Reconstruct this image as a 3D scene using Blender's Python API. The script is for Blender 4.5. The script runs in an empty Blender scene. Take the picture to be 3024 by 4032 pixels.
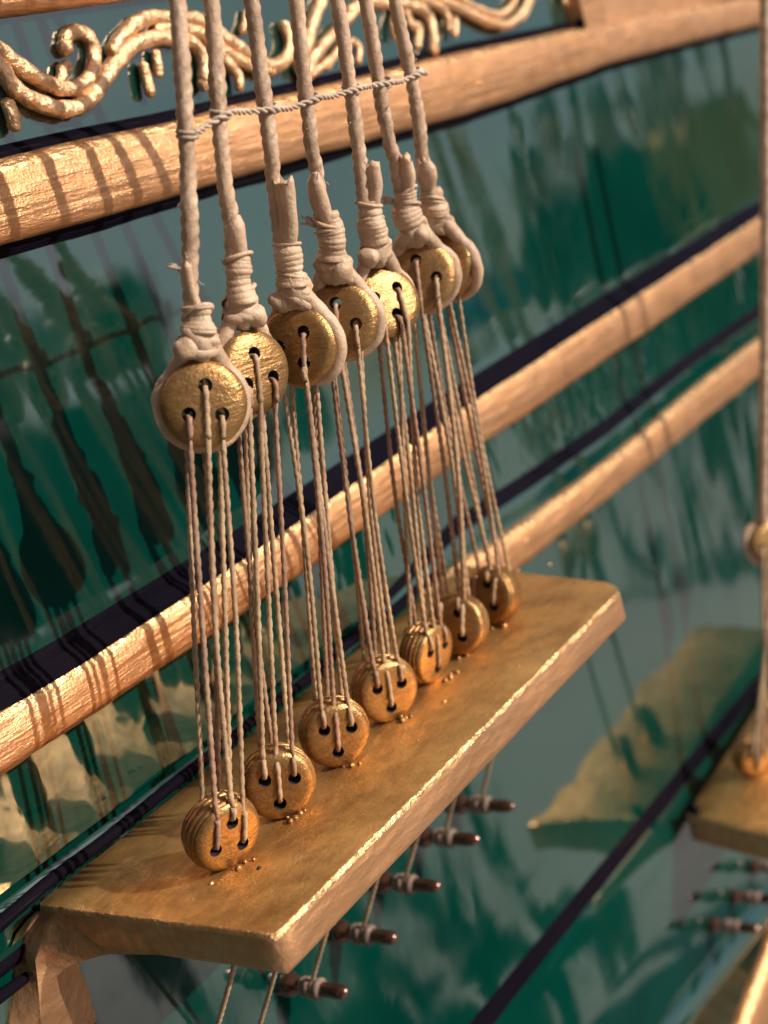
import bpy, bmesh, math, random
from mathutils import Vector, Matrix, noise
random.seed(7)
C = bpy.context.scene.collection
SC = bpy.context.scene
CM = 0.01
# ------------------------------------------------------------------ frames
# measurements are taken in centimetres in the frame of the hull side:
# X runs along the hull, Y into the hull, Z up the hull side.  The hull side leans
# inwards (tumblehome), so that frame is turned about X to stand in the world.
F = 5376.0
def V(*a): return Vector(a)
hx = V(3555, 2416, -F).normalized()
oy = V(-7612, -761, -F).normalized(); oy = (oy - hx * oy.dot(hx)).normalized()
uz = hx.cross(oy)
R = Matrix((hx, oy, uz))                       # camera axes -> hull axes
def ray(x, y): return R @ V((x - 1512) / F, -(y - 2016) / F, -1.0)
CAM = -(ray(1084, 3684) * 12.5)
TILT = Matrix.Rotation(math.radians(-18.07), 3, 'X')
def on(x, y, n, p0):
    n = Vector(n); r = ray(x, y); t = n.dot(Vector(p0) - CAM) / n.dot(r)
    return CAM + r * t
def onY(x, y, Y): return on(x, y, (0, 1, 0), (0, Y, 0))
def onZ(x, y, Z): return on(x, y, (0, 0, 1), (0, 0, Z))
def W(p): return (TILT @ Vector(p)) * CM       # hull cm -> world metres
# ------------------------------------------------------------------ camera
cd = bpy.data.cameras.new('camera'); cam = bpy.data.objects.new('camera', cd); C.objects.link(cam)
rot = TILT @ R                                  # columns: camera axes in world
M = rot.to_4x4(); M.translation = W(CAM)
cam.matrix_world = M
cd.sensor_fit = 'VERTICAL'; cd.sensor_height = 36; cd.sensor_width = 27; cd.lens = 48.0
cd.clip_start = 0.005; cd.clip_end = 5000
cd.dof.use_dof = True; cd.dof.focus_distance = 0.143; cd.dof.aperture_fstop = 27.0
SC.camera = cam
# ------------------------------------------------------------------ light
sun_dir = (TILT @ V(.24, -.84, .47)).normalized()       # towards the sun
sl = bpy.data.lights.new('sun', 'SUN'); sun = bpy.data.objects.new('sun', sl); C.objects.link(sun)
sun.rotation_euler = (-sun_dir).to_track_quat('-Z', 'Y').to_euler()
sl.energy = 5.0; sl.angle = math.radians(0.5); sl.color = (1.0, 0.95, 0.87)
wd = bpy.data.worlds.new('World'); SC.world = wd; wd.use_nodes = True
nt = wd.node_tree; nt.nodes.clear()
sky = nt.nodes.new('ShaderNodeTexSky'); sky.sky_type = 'NISHITA'; sky.sun_disc = False
sky.dust_density = 3.0; sky.ozone_density = .7; sky.air_density = 1.0; sky.sun_elevation = math.asin(sun_dir.z); sky.sun_rotation = math.atan2(sun_dir.x, sun_dir.y)
bg = nt.nodes.new('ShaderNodeBackground'); bg.inputs[1].default_value = 0.075
wo = nt.nodes.new('ShaderNodeOutputWorld')
nt.links.new(sky.outputs[0], bg.inputs[0]); nt.links.new(bg.outputs[0], wo.inputs[0])
SC.view_settings.view_transform = 'Standard'; SC.view_settings.look = 'None'
SC.view_settings.exposure = 0.12; SC.view_settings.gamma = 1.0
SC.render.engine = 'CYCLES'
SC.cycles.use_denoising = True
SC.cycles.caustics_reflective = True
SC.cycles.blur_glossy = 0.3
SC.cycles.max_bounces = 8; SC.cycles.glossy_bounces = 5; SC.cycles.diffuse_bounces = 3
# ------------------------------------------------------------------ materials
def mat(name):
    m = bpy.data.materials.new(name); m.use_nodes = True
    nt = m.node_tree; b = nt.nodes['Principled BSDF']; return m, nt, b
def N(nt, t, **kw):
    n = nt.nodes.new(t)
    for k, v in kw.items():
        if k.startswith('i_'): n.inputs[k[2:].replace('_', ' ')].default_value = v
        else: setattr(n, k, v)
    return n
def coords(nt, sx=1, sy=1, sz=1, hull=True):
    # object space with world scale; turned into the hull frame
    g = N(nt, 'ShaderNodeNewGeometry'); m = N(nt, 'ShaderNodeMapping')
    m.inputs['Rotation'].default_value = (math.radians(18.07) if hull else 0, 0, 0)
    nt.links.new(g.outputs['Position'], m.inputs['Vector'])
    m2 = N(nt, 'ShaderNodeMapping'); m2.inputs['Scale'].default_value = (sx * 100, sy * 100, sz * 100)
    nt.links.new(m.outputs[0], m2.inputs['Vector'])
    return m2.outputs[0]
def nz(nt, vec, scale, detail=4, rough=.55, dist=0.0):
    n = N(nt, 'ShaderNodeTexNoise'); n.inputs['Scale'].default_value = scale
    n.inputs['Detail'].default_value = detail; n.inputs['Roughness'].default_value = rough
    n.inputs['Distortion'].default_value = dist
    nt.links.new(vec, n.inputs['Vector']); return n.outputs['Fac']
def ramp(nt, fac, stops):
    r = N(nt, 'ShaderNodeValToRGB'); e = r.color_ramp.elements
    while len(e) < len(stops): e.new(0.5)
    for el, (p, c) in zip(e, stops):
        el.position = p; el.color = (*c, 1) if len(c) == 3 else c
    nt.links.new(fac, r.inputs[0]); return r.outputs[0]
def bump(nt, h, strength, dist, nrm=None):
    b = N(nt, 'ShaderNodeBump'); b.inputs['Strength'].default_value = strength
    b.inputs['Distance'].default_value = dist * CM
    nt.links.new(h, b.inputs['Height'])
    if nrm: nt.links.new(nrm, b.inputs['Normal'])
    return b.outputs[0]
def g3(v): return (v, v, v)
def gold(name, light, dark, rough=.34, mid=None, *a_, **k_):
    return gold_(name, light, dark, rough, *((mid,) + a_ if mid is not None else ()), **k_)
def gold_(name, light, dark, rough=.34, streak=(.35, 3, 3), bs=.5, metallic=.85, patch=1.3, b2=.35, leaf=7, lb=.35):
    m, nt, b = mat(name)
    c1 = coords(nt); c2 = coords(nt, *streak)
    n1 = nz(nt, c1, patch, 5, .6, .6); n2 = nz(nt, c2, 4.5, 5, .65)
    n3 = nz(nt, c1, 26, 4, .6)
    mx = N(nt, 'ShaderNodeMix', data_type='FLOAT'); mx.inputs[0].default_value = .5
    nt.links.new(n1, mx.inputs[2]); nt.links.new(n2, mx.inputs[3])
    col = ramp(nt, mx.outputs[0], [(.30, dark), (.47, tuple(.5 * (a + c) for a, c in zip(light, dark))), (.62, light)])
    nt.links.new(col, b.inputs['Base Color'])
    rr = ramp(nt, n2, [(.3, g3(rough + .14)), (.7, g3(rough - .08))])
    nt.links.new(rr, b.inputs['Roughness'])
    b.inputs['Metallic'].default_value = metallic
    vo = N(nt, 'ShaderNodeTexVoronoi'); vo.inputs['Scale'].default_value = leaf
    vo.inputs['Randomness'].default_value = 1.0; nt.links.new(c2, vo.inputs['Vector'])
    o = bump(nt, n2, bs, .06); o = bump(nt, n3, b2, .02, o); o = bump(nt, vo.outputs['Distance'], lb, .04, o)
    nt.links.new(o, b.inputs['Normal'])
    return m
G_RAIL = gold('gilded_wood', (.86, .43, .205), (.52, .235, .09), .33, (.22, 2.2, 2.2), .6, .85, 1.3, .5, 4, .30)
G_CHAN = gold('gilded_board', (.94, .54, .18), (.26, .11, .03), .40, (.7, 1.1, 1.1), .28, .88, 1.0, .55, 5, .16)
G_EDGE = gold('gilded_edge', (.80, .42, .21), (.50, .23, .09), .40, (.3, 1, 1), .3, .85, .6, .3, 8, .3)
G_GLINT = gold('gilded_edge_glint', (.98, .58, .27), (.66, .33, .13), .27, (.6, 1.5, 1.5), .7, .9, 2.5, .7, 9, .4)  # lighter gold: sun glint on bevels and chamfers put into the colour
G_EYE = gold('gilded_turned_wood', (.44, .24, .085), (.20, .09, .03), .30, (.8, .8, 3.5), .30, .74, 1.6, .35, 9, .05)
G_SCR = gold('gilded_plaster', (.92, .58, .33), (.60, .32, .15), .33, (1, 1, 1), .9, .85, 2.5, .9, 8, .45)
def rope_mat(name, light, dark, fleck, rough=.55):
    m, nt, b = mat(name)
    c = coords(nt); n1 = nz(nt, c, 2.2, 4); n2 = nz(nt, c, 22, 4, .7); n3 = nz(nt, coords(nt, 1, 1, .35), 9, 3)
    col = ramp(nt, n1, [(.32, dark), (.66, light)])
    f = ramp(nt, n3, [(.56, g3(0)), (.70, g3(.75))])
    mx = N(nt, 'ShaderNodeMix', data_type='RGBA')
    nt.links.new(f, mx.inputs[0]); nt.links.new(col, mx.inputs[6]); mx.inputs[7].default_value = (*fleck, 1)
    nt.links.new(mx.outputs[2], b.inputs['Base Color'])
    b.inputs['Roughness'].default_value = rough
    b.inputs['Subsurface Weight'].default_value = .12
    b.inputs['Subsurface Radius'].default_value = (.0012, .0006, .0003)
    b.inputs['Subsurface Scale'].default_value = 1
    nt.links.new(bump(nt, n2, .7, .02), b.inputs['Normal'])
    return m
ROPE = rope_mat('waxed_rope', (.58, .38, .24), (.34, .205, .125), (.68, .49, .33), .5)
WAX = rope_mat('waxed_seizing', (.62, .41, .26), (.40, .25, .15), (.72, .53, .36), .42)
LINE = rope_mat('lanyard_cord', (.48, .32, .18), (.30, .185, .10), (.28, .13, .08), .6)
LINE2 = rope_mat('reddish_lanyard_cord', (.36, .20, .12), (.22, .12, .075), (.44, .30, .16), .6)
THIN = rope_mat('thin_twine', (.54, .40, .30), (.38, .26, .18), (.62, .49, .39), .6)
def lacquer(name, base, var, coat_r=.03, wav=.5, ior=2.3, rip=.02):
    m, nt, b = mat(name)
    c = coords(nt); n0 = nz(nt, coords(nt, 1, 1, .35), .42, 1.5, .4, .2)
    col = ramp(nt, nz(nt, c, .5, 3), [(.3, base), (.7, var)])
    nt.links.new(col, b.inputs['Base Color'])
    b.inputs['Roughness'].default_value = .35
    b.inputs['Specular IOR Level'].default_value = 0.0; b.inputs['Coat Weight'].default_value = 1.0; b.inputs['Coat Roughness'].default_value = coat_r
    b.inputs['Coat IOR'].default_value = ior
    o = bump(nt, n0, wav, .10); o = bump(nt, nz(nt, coords(nt, 1, 1, .6), 2.2 if rip < .03 else 1.1, 2), .08 if rip < .03 else .6, .012 if rip < .03 else rip, o)
    cr = ramp(nt, nz(nt, c, 1.3, 4), [(.4, g3(coat_r)), (.75, g3(coat_r + .07))]); nt.links.new(cr, b.inputs['Coat Roughness'])
    nt.links.new(o, b.inputs['Normal']); nt.links.new(o, b.inputs['Coat Normal'])
    return m
GREEN = lacquer('green_lacquer', (.0, .024, .0165), (.0, .034, .023))
GREENW = lacquer('wavy_green_lacquer', (.0, .025, .017), (.0, .036, .023), .03, 1.0, 2.4, .07)
BLACK = lacquer('black_lacquer', (.004, .003, .006), (.007, .005, .008), .05, .25, 1.45)
BLACK.node_tree.nodes['Principled BSDF'].inputs['Coat Weight'].default_value = .13
BLACK.node_tree.nodes['Principled BSDF'].inputs['Specular IOR Level'].default_value = 0.0
def plain(name, c, r=.5, metal=0):
    m, nt, b = mat(name); b.inputs['Base Color'].default_value = (*c, 1)
    b.inputs['Roughness'].default_value = r; b.inputs['Metallic'].default_value = metal
    n = nz(nt, coords(nt), 14, 3); nt.links.new(bump(nt, n, .3, .02), b.inputs['Normal'])
    return m
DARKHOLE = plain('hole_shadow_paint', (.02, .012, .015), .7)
BRONZE = plain('bronze_pin', (.22, .12, .09), .22, .9)
WHIP = rope_mat('dark_whipping', (.22, .14, .10), (.12, .08, .06), (.3, .2, .14), .6)
# ------------------------------------------------------------------ mesh helpers
class MB:
    def __init__(s): s.v = []; s.f = []; s.mi = []
    def add(s, vs, fs, mi=0):
        b = len(s.v); s.v += [Vector(p) for p in vs]
        s.f += [[b + i for i in f] for f in fs]; s.mi += [mi] * len(fs)
def build(mb, name, mats, parent=None, smooth=True, loc=None):
    """hull-frame cm geometry -> one mesh object"""
    if not isinstance(mats, (list, tuple)): mats = [mats]
    if parent is not None: L = ORG[parent.name]
    elif loc is not None: L = W(loc)
    else:
        c = sum(mb.v, Vector()) / len(mb.v); L = W(c)
    me = bpy.data.meshes.new(name)
    me.from_pydata([tuple(W(p) - L) for p in mb.v], [], mb.f)
    for m in mats: me.materials.append(m)
    for p, k in zip(me.polygons, mb.mi): p.material_index = k; p.use_smooth = smooth
    bm = bmesh.new(); bm.from_mesh(me); bmesh.ops.recalc_face_normals(bm, faces=bm.faces); bm.to_mesh(me); bm.free()
    me.update()
    o = bpy.data.objects.new(name, me); C.objects.link(o)
    ORG[o.name] = L
    if parent is not None: o.parent = parent
    else: o.location = L
    return o
ORG = {}
def thing(name, label, cat, base, group=None):
    o = bpy.data.objects.new(name, None); C.objects.link(o); o.location = W(base); ORG[o.name] = W(base)
    o.empty_display_size = .002
    return tag(o, label, cat, group)
def tag(o, label=None, cat=None, group=None, kind=None):
    if label: o['label'] = label
    if cat: o['category'] = cat
    if group: o['group'] = group
    if kind: o['kind'] = kind
    return o
def smooth_path(pts, step):
    """Catmull-Rom through pts, resampled about every step"""
    P = [Vector(p) for p in pts]
    if len(P) == 2:
        n = max(1, int((P[1] - P[0]).length / step)); return [P[0].lerp(P[1], i / n) for i in range(n + 1)]
    P = [2 * P[0] - P[1]] + P + [2 * P[-1] - P[-2]]; out = []
    for i in range(1, len(P) - 2):
        a, b, c, d = P[i - 1:i + 3]; n = max(1, int((c - b).length / step))
        for k in range(n):
            t = k / n
            out.append(.5 * ((2 * b) + (c - a) * t + (2 * a - 5 * b + 4 * c - d) * t * t + (3 * b - a - 3 * c + d) * t ** 3))
    out.append(P[-2]); return out
def tube(mb, path, rad, seg=12, lobes=0, amp=0, pitch=1.0, jit=0, jscale=3.0, flat=1.0, up=None, mi=0, caps=True, ph0=0.0):
    """swept tube: rad number or f(t01, s_cm); lobes twisted strands every pitch cm"""
    n = len(path); T = []
    for i in range(n):
        a = path[max(0, i - 1)]; b = path[min(n - 1, i + 1)]; T.append((b - a).normalized())
    u = (up or V(.13, .9, .41)); u = (u - T[0] * u.dot(T[0])).normalized()
    rings = []; s = 0
    for i in range(n):
        if i: s += (path[i] - path[i - 1]).length
        u = (u - T[i] * u.dot(T[i])).normalized(); w = T[i].cross(u)
        r0 = rad(i / max(1, n - 1), s) if callable(rad) else rad
        ring = []
        for k in range(seg):
            ph = 2 * math.pi * k / seg; r = r0
            if lobes: r *= 1 + amp * (abs(math.cos(lobes * .5 * (ph + ph0 - 2 * math.pi * s / pitch))) * 2 - 1.2)
            d = u * math.cos(ph) + w * math.sin(ph) * flat
            p = path[i] + d * r
            if jit: p = path[i] + d * (r * (1 + jit * noise.noise(p * jscale)))
            ring.append(p)
        rings.append(ring)
    vs = [p for r in rings for p in r]; fs = []
    for i in range(n - 1):
        for k in range(seg):
            a = i * seg + k; b = i * seg + (k + 1) % seg; fs.append([a, b, b + seg, a + seg])
    if caps:
        vs.append(path[0]); c0 = len(vs) - 1; vs.append(path[-1]); c1 = len(vs) - 1
        for k in range(seg):
            fs.append([c0, (k + 1) % seg, k]); fs.append([c1, (n - 1) * seg + k, (n - 1) * seg + (k + 1) % seg])
    mb.add(vs, fs, mi)
def lathe(mb, prof, o, ax, seg=48, mi=0, jit=0):
    """prof: (radius, height along ax)"""
    ax = Vector(ax).normalized(); u = ax.orthogonal().normalized(); w = ax.cross(u); vs = []; fs = []
    for r, h in prof:
        for k in range(seg):
            a = 2 * math.pi * k / seg; p = Vector(o) + ax * h + (u * math.cos(a) + w * math.sin(a)) * r
            if jit: p += (p - Vector(o)) * jit * noise.noise(p * 4)
            vs.append(p)
    for i in range(len(prof) - 1):
        for k in range(seg):
            a = i * seg + k; b = i * seg + (k + 1) % seg; fs.append([a, b, b + seg, a + seg])
    fs.append([k for k in range(seg)][::-1]); fs.append([(len(prof) - 1) * seg + k for k in range(seg)])
    mb.add(vs, fs, mi)
def blob(mb, c, r, sc=(1, 1, 1), jit=.15, seg=14, mi=0):
    vs = []; fs = []; n = seg // 2
    for i in range(n + 1):
        th = math.pi * i / n
        for k in range(seg):
            a = 2 * math.pi * k / seg; d = V(math.sin(th) * math.cos(a) * sc[0], math.sin(th) * math.sin(a) * sc[1], math.cos(th) * sc[2])
            p = Vector(c) + d * r; vs.append(Vector(c) + d * r * (1 + jit * noise.noise(p * 9)))
    for i in range(n):
        for k in range(seg):
            a = i * seg + k; b = i * seg + (k + 1) % seg; fs.append([a, b, b + seg, a + seg])
    mb.add(vs, fs, mi)
def sweepX(mb, rows, x0, x1, step=.25, jit=0, mi=0, close=False, ends=False, rowmi=()):
    """rows: list of (Y, zfunc(X)); a sheet or closed bar along X"""
    n = int((x1 - x0) / step); m = len(rows); vs = []; fs = []; rm = []
    for i in range(n + 1):
        x = x0 + (x1 - x0) * i / n
        for j, (y, zf) in enumerate(rows):
            z = zf(x); p = V(x, y, z)
            if jit: p += V(0, 1, 1) * jit * noise.noise(V(x * .9, j * 7.3, z)) + V(0, .4, .4) * jit * noise.noise(V(x * 4, j * 3.1, 2))
            vs.append(p)
    for i in range(n):
        for j in range(m if close else m - 1):
            a = i * m + j; b = i * m + (j + 1) % m; fs.append([a, b, b + m, a + m]); rm.append(1 if j in rowmi else mi)
    if ends:
        fs.append(list(range(m))[::-1]); fs.append([n * m + j for j in range(m)]); rm += [mi, mi]
    mb.add(vs, fs, mi); mb.mi[-len(rm):] = rm
def line_from_px(pts, Y):
    q = [onY(x, y, Y) for x, y in pts]; q.sort(key=lambda p: p.x)
    # least squares slopes for extrapolation, piecewise linear within
    n = len(q); mx = sum(p.x for p in q) / n; mz = sum(p.z for p in q) / n
    b = sum((p.x - mx) * (p.z - mz) for p in q) / sum((p.x - mx) ** 2 for p in q)
    def f(x):
        if x <= q[0].x: return q[0].z + b * (x - q[0].x)
        if x >= q[-1].x: return q[-1].z + b * (x - q[-1].x)
        for p, r in zip(q, q[1:]):
            if p.x <= x <= r.x:
                z = p.z + (r.z - p.z) * (x - p.x) / (r.x - p.x); zl = mz + b * (x - mx)
                return .6 * z + .4 * zl
    return f
# ------------------------------------------------------------------ hull
YH = 3.47; YF = 3.17
r1t = line_from_px([(0, 651), (401, 547), (692, 492), (1002, 410), (1275, 346), (1512, 282), (1876, 191), (2304, 100), (2970, -5)], YF)
r1b = line_from_px([(0, 940), (692, 758), (1139, 632), (1548, 520), (1876, 440), (2150, 335), (2423, 225), (2696, 158), (3024, 87)], YF)
r2t = line_from_px([(0, 2790), (301, 2625), (512, 2490), (693, 2378), (1000, 2183), (1800, 1618), (2317, 1279), (2782, 990), (3024, 828)], YF)
r2b = line_from_px([(0, 3044), (386, 2800), (705, 2590), (1000, 2403), (1800, 1815), (2390, 1417), (3024, 966)], YF)
r3t = line_from_px([(1918, 2165), (2169, 2002), (2464, 1788), (2789, 1493), (3024, 1320)], YF)
r3b = line_from_px([(2036, 2243), (2302, 2037), (2538, 1852), (3024, 1453)], YF)
l1 = line_from_px([(1876, 4032), (2284, 3530), (2697, 3028)], YH)
off = lambda f, d: (lambda x: f(x) + d)
lift = lambda f, d: (lambda x: f(x) + .08 + (d - .08) * min(1, max(.12, (x - 6) / 4)))
const = lambda c: (lambda x: c)
hull = thing('ship_hull', 'glossy green lacquered side of the ship model with gilded rails', 'ship hull', (14, YH, -16))
XA, XB = -14, 58
# upper frieze panel, between the top rail and rail one
mb = MB(); sweepX(mb, [(YH - .62, const(15)), (YH - .05, off(r1t, 1.5)), (YH + .04, off(r1t, .5)), (YH + .05, off(r1t, .16)), (YH + .03, off(r1t, .05))], XA, XB)
build(mb, 'frieze_panel', GREEN, hull)
def panel(name, rows, m=None):
    mb = MB(); sweepX(mb, rows, XA, XB); return build(mb, name, m or GREEN, hull)
panel('main_panel', [(YH, off(r1b, .1)), (YH, off(r2t, 1.2)), (YH - .015, off(r2t, .55)), (YH - .05, off(r2t, .30))])
panel('middle_panel', [(YH, off(r2b, .1)), (YH, lift(r3t, 1.0)), (YH - .003, lift(r3t, .7))], GREENW)
panel('sill_panel', [(YH - .10, lift(r3t, .44)), (YH - .14, lift(r3t, .3)), (YH - .14, off(r3t, -.1))])
panel('lower_panel', [(YH, off(r3b, .1)), (YH, off(l1, 1.2)), (YH, off(l1, .5)), (YH - .03, off(l1, .16))])
# lower green moulding and panels under it
lo = off(l1, 0)
mb = MB(); sweepX(mb, [(YH - .12, off(lo, -.16)), (YH - .17, off(lo, -.28)), (YH - .23, off(lo, -.5)), (YH - .29, off(lo, -.8)), (YH - .35, off(lo, -1.2)), (YH - .41, off(lo, -1.8)), (YH - .45, off(lo, -3)), (YH - .45, off(lo, -6))], XA, XB)
build(mb, 'bilge_panel', GREEN, hull)
def ledge(rows, name='lacquer_bead', m=None, x0=XA):
    mb = MB(); sweepX(mb, rows, x0, XB, jit=.012); return build(mb, name, m or BLACK, hull)
ledge([(YH + .03, off(r1t, .20)), (YH - .02, off(r1t, .17)), (YH - .07, off(r1t, .12)), (YH - .12, off(r1t, .03))])
ledge([(YH + .02, off(r1b, .06)), (YH - .09, off(r1b, -.03)), (YH - .08, off(r1b, -.12)), (YH + .02, off(r1b, -.20))])
ledge([(YH - .05, off(r2t, .30)), (YH - .09, off(r2t, .19)), (YH - .20, off(r2t, .08)), (YH - .27, off(r2t, -.02))])
ledge([(YH + .02, off(r2b, .05)), (YH - .04, off(r2b, -.02)), (YH - .02, off(r2b, -.06)), (YH + .02, off(r2b, -.07))])
ledge([(YH + .004, lift(r3t, .705)), (YH - .06, lift(r3t, .56)), (YH - .10, lift(r3t, .44))], x0=6.5)
ledge([(YH + .02, off(r3b, .05)), (YH - .06, off(r3b, -.02)), (YH - .03, off(r3b, -.1)), (YH + .02, off(r3b, -.12))])
ledge([(YH - .03, off(lo, .16)), (YH - .07, off(lo, .0)), (YH - .12, off(lo, -.16))])
def rail(zt, zb, x0, x1, name='rail', yf=YF, m=G_RAIL, YH=YH):
    mb = MB()
    rows = [(YH + .15, off(zt, .06)), (yf + .13, off(zt, .05)), (yf + .05, off(zt, -.01)), (yf, off(zt, -.09)),
            (yf - .01, lambda x: .5 * (zt(x) + zb(x))), (yf, off(zb, .09)), (yf + .04, off(zb, .0)), (yf + .12, off(zb, -.04)), (YH + .15, off(zb, -.05))]
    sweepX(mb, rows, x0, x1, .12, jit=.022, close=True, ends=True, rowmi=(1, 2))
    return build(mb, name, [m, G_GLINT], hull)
rail(r1t, r1b, XA, XB); rail(r2t, r2b, XA, XB); rail(r3t, r3b, 8.3, XB)
rt0 = line_from_px([(0, 42), (300, 2)], YF)
rail(off(rt0, .8), rt0, XA, XB)
ledge([(YH + .05, off(rt0, .06)), (YH - .05, off(rt0, -.04)), (YH + .05, off(rt0, -.08))])
# gilded post between the frieze panel and the plain panel right of it
pc = onY(2300, 80, YF); x0 = pc.x
mb = MB(); z0, z1 = r1t(x0) - .1, 10.6
for a, b_, y in ((x0, x0 + 1.1, YF),):
    vs = [(a + .02, y, z0), (b_, y, z0), (b_, y, z1), (a + .02, y, z1), (a - .03, YH + .1, z0), (b_, YH + .1, z0), (b_, YH + .1, z1), (a - .03, YH + .1, z1)]
    mb.add(vs, [[0, 1, 2, 3], [0, 4, 7, 3][::-1], [1, 5, 6, 2], [3, 2, 6, 7]])
build(mb, 'post', G_RAIL, hull, smooth=False)
mb = MB(); vs = [(x0 + 1.12, YH - .12, z0), (XB, YH - .12, z0 + 1), (XB, YH - .12, 14.5), (x0 + 1.12, YH - .12, 14.5)]
mb.add(vs, [[0, 1, 2, 3]]); build(mb, 'gilded_panel', G_EDGE, hull, smooth=False)
for x, y in ((2072, 2130), (2345, 1330), (2860, 1500), (1890, 330)):
    p = onY(x, y, YF - .01); mb = MB(); blob(mb, p, .045, (1, .6, 1), .2, 10); build(mb, 'nail_head', G_GLINT, hull)
for x, y, r in ((2285, 92, .11),):
    p = onY(x, y, YF + .05); mb = MB(); blob(mb, p, r, (1, 1, 1), .1, 16); build(mb, 'lacquer_drop', BLACK, hull)
# lower gilded rail, bottom right of the picture
g1t = line_from_px([(2940, 4032), (3024, 3800)], YF - .45)
rail(g1t, off(g1t, -1.3), 6, XB, yf=YF - .45, YH=YH - .58)
m1 = line_from_px([(2650, 4032), (3024, 3560)], YH - .65)
mb = MB(); sweepX(mb, [(YH - .44, off(m1, .12)), (YH - .62, off(m1, -.0)), (YH - .72, off(m1, -.2)), (YH - .66, off(m1, -.4)), (YH - .47, off(m1, -.5)), (YH - .47, off(m1, -3))], 4, XB)
build(mb, 'keel_moulding', GREEN, hull)
# body of the hull behind the skin
mb = MB()
vs = []
for x in (XA, XB):
    for y in (YH + .2, YH + 5):
        for z in (-17, 15): vs.append((x, y, z))
mb.add(vs, [[0, 1, 3, 2], [4, 6, 7, 5], [0, 2, 6, 4], [1, 5, 7, 3], [0, 4, 5, 1], [2, 3, 7, 6]])
build(mb, 'hull_body', GREEN, hull, smooth=False)
mb = MB(); q = [V(x, YH - .17 + .012 * math.sin(x * 2.3), .10 + .012 * math.sin(x * 3.1 + 1)) for x in [-3 + .5 * k for k in range(25)]]
tube(mb, smooth_path(q, .08), lambda t_, s: .075 * (1 + .12 * noise.noise(V(s * 1.6, 0, 0))), 14, jit=.12, jscale=2); build(mb, 'lacquer_bead', BLACK, hull)
mb = MB(); q = [V(-3 + .5 * k, YH - .12, -.42 - .04 * k) for k in range(7)] + [V(.4, YH - .1, -.7)]
tube(mb, smooth_path(q, .08), lambda t_, s: .085 * (1 + .25 * noise.noise(V(s * 1.6, 4, 0))) * (1 - .6 * t_ ** 3), 14, jit=.2, jscale=2); build(mb, 'lacquer_bead', BLACK, hull)
# ------------------------------------------------------------------ channels (boards that spread the shrouds)
def slab(mb, poly, th, bev=.05, mi_side=1):
    """poly: outline in X,Y (top at z), rounded edge"""
    n = len(poly); c = sum((Vector(p) for p in poly), Vector()) / n
    def inset(d): 
        out = []
        for i in range(n):
            p0, p, p1 = Vector(poly[i - 1]), Vector(poly[i]), Vector(poly[(i + 1) % n])
            e0 = (p - p0).normalized(); e1 = (p1 - p).normalized()
            n0 = V(-e0.y, e0.x, 0); n1 = V(-e1.y, e1.x, 0); b = (n0 + n1); b = b / max(.3, b.length_squared) * 2 * .5
            if (c - p).dot(b) < 0: b = -b
            out.append(p + b * d)
        return out
    rings = []
    for d, z in ((bev, 0), (bev * .35, -bev * .25), (0, -bev), (0, -th + bev), (bev * .35, -th + bev * .2), (bev, -th)):
        rings.append([q + V(0, 0, z) for q in inset(d)])
    vs = [p for r in rings for p in r]; fs = []; mi = []
    for i in range(len(rings) - 1):
        for k in range(n):
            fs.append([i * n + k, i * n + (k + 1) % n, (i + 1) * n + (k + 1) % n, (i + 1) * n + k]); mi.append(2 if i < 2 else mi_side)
    b = len(mb.v); mb.v += vs; mb.f += [[b + q for q in f] for f in fs]; mb.mi += mi
    mb.f.append([b + k for k in range(n)]); mb.mi.append(0)
    mb.f.append([b + (len(rings) - 1) * n + k for k in range(n)][::-1]); mb.mi.append(mi_side)
def fine(pts, step=.25, jit=.012):
    out = []
    n = len(pts)
    for i in range(n):
        a, b = Vector(pts[i]), Vector(pts[(i + 1) % n]); m = max(1, int((b - a).length / step))
        for k in range(m):
            p = a.lerp(b, k / m); out.append(p + V(noise.noise(p * 1.7), noise.noise(p * 1.7 + V(5, 5, 5)), 0) * jit)
    return out
TH = .43
ch = thing('channel_board', 'gilded channel board carrying the seven lower deadeyes', 'ledge', (4, 3.3, -TH))
A = onZ(1084, 3684, 0); B = onZ(2455, 2310, 0); Cc = onZ(105, 3560, 0); D_ = onZ(2045, 2262, 0); B2 = onZ(2400, 2288, 0)
mb = MB()
slab(mb, fine([A, (B.x - .15, B.y + .0, 0), (B.x + .05, B.y + .12, 0), (B2.x, B2.y + .05, 0), (D_.x + .1, D_.y, 0), (D_.x + .6, 3.2, 0), (Cc.x + .05, 3.3, 0), (Cc.x, 3.25, 0)]), TH, .055)
cho = build(mb, 'board', [G_CHAN, G_EDGE, G_GLINT], ch)
rnd = random.Random(5)
for k in range(16):
    mb = MB(); x = rnd.uniform(.4, 9.5); blob(mb, (x, rnd.uniform(.25, 2.6) - .0 * x, .004), rnd.uniform(.012, .03), (1.3, 1, .7), .4, 8); build(mb, 'paint_speck', [G_GLINT, DARKHOLE][k % 3 == 0], ch)
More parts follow.
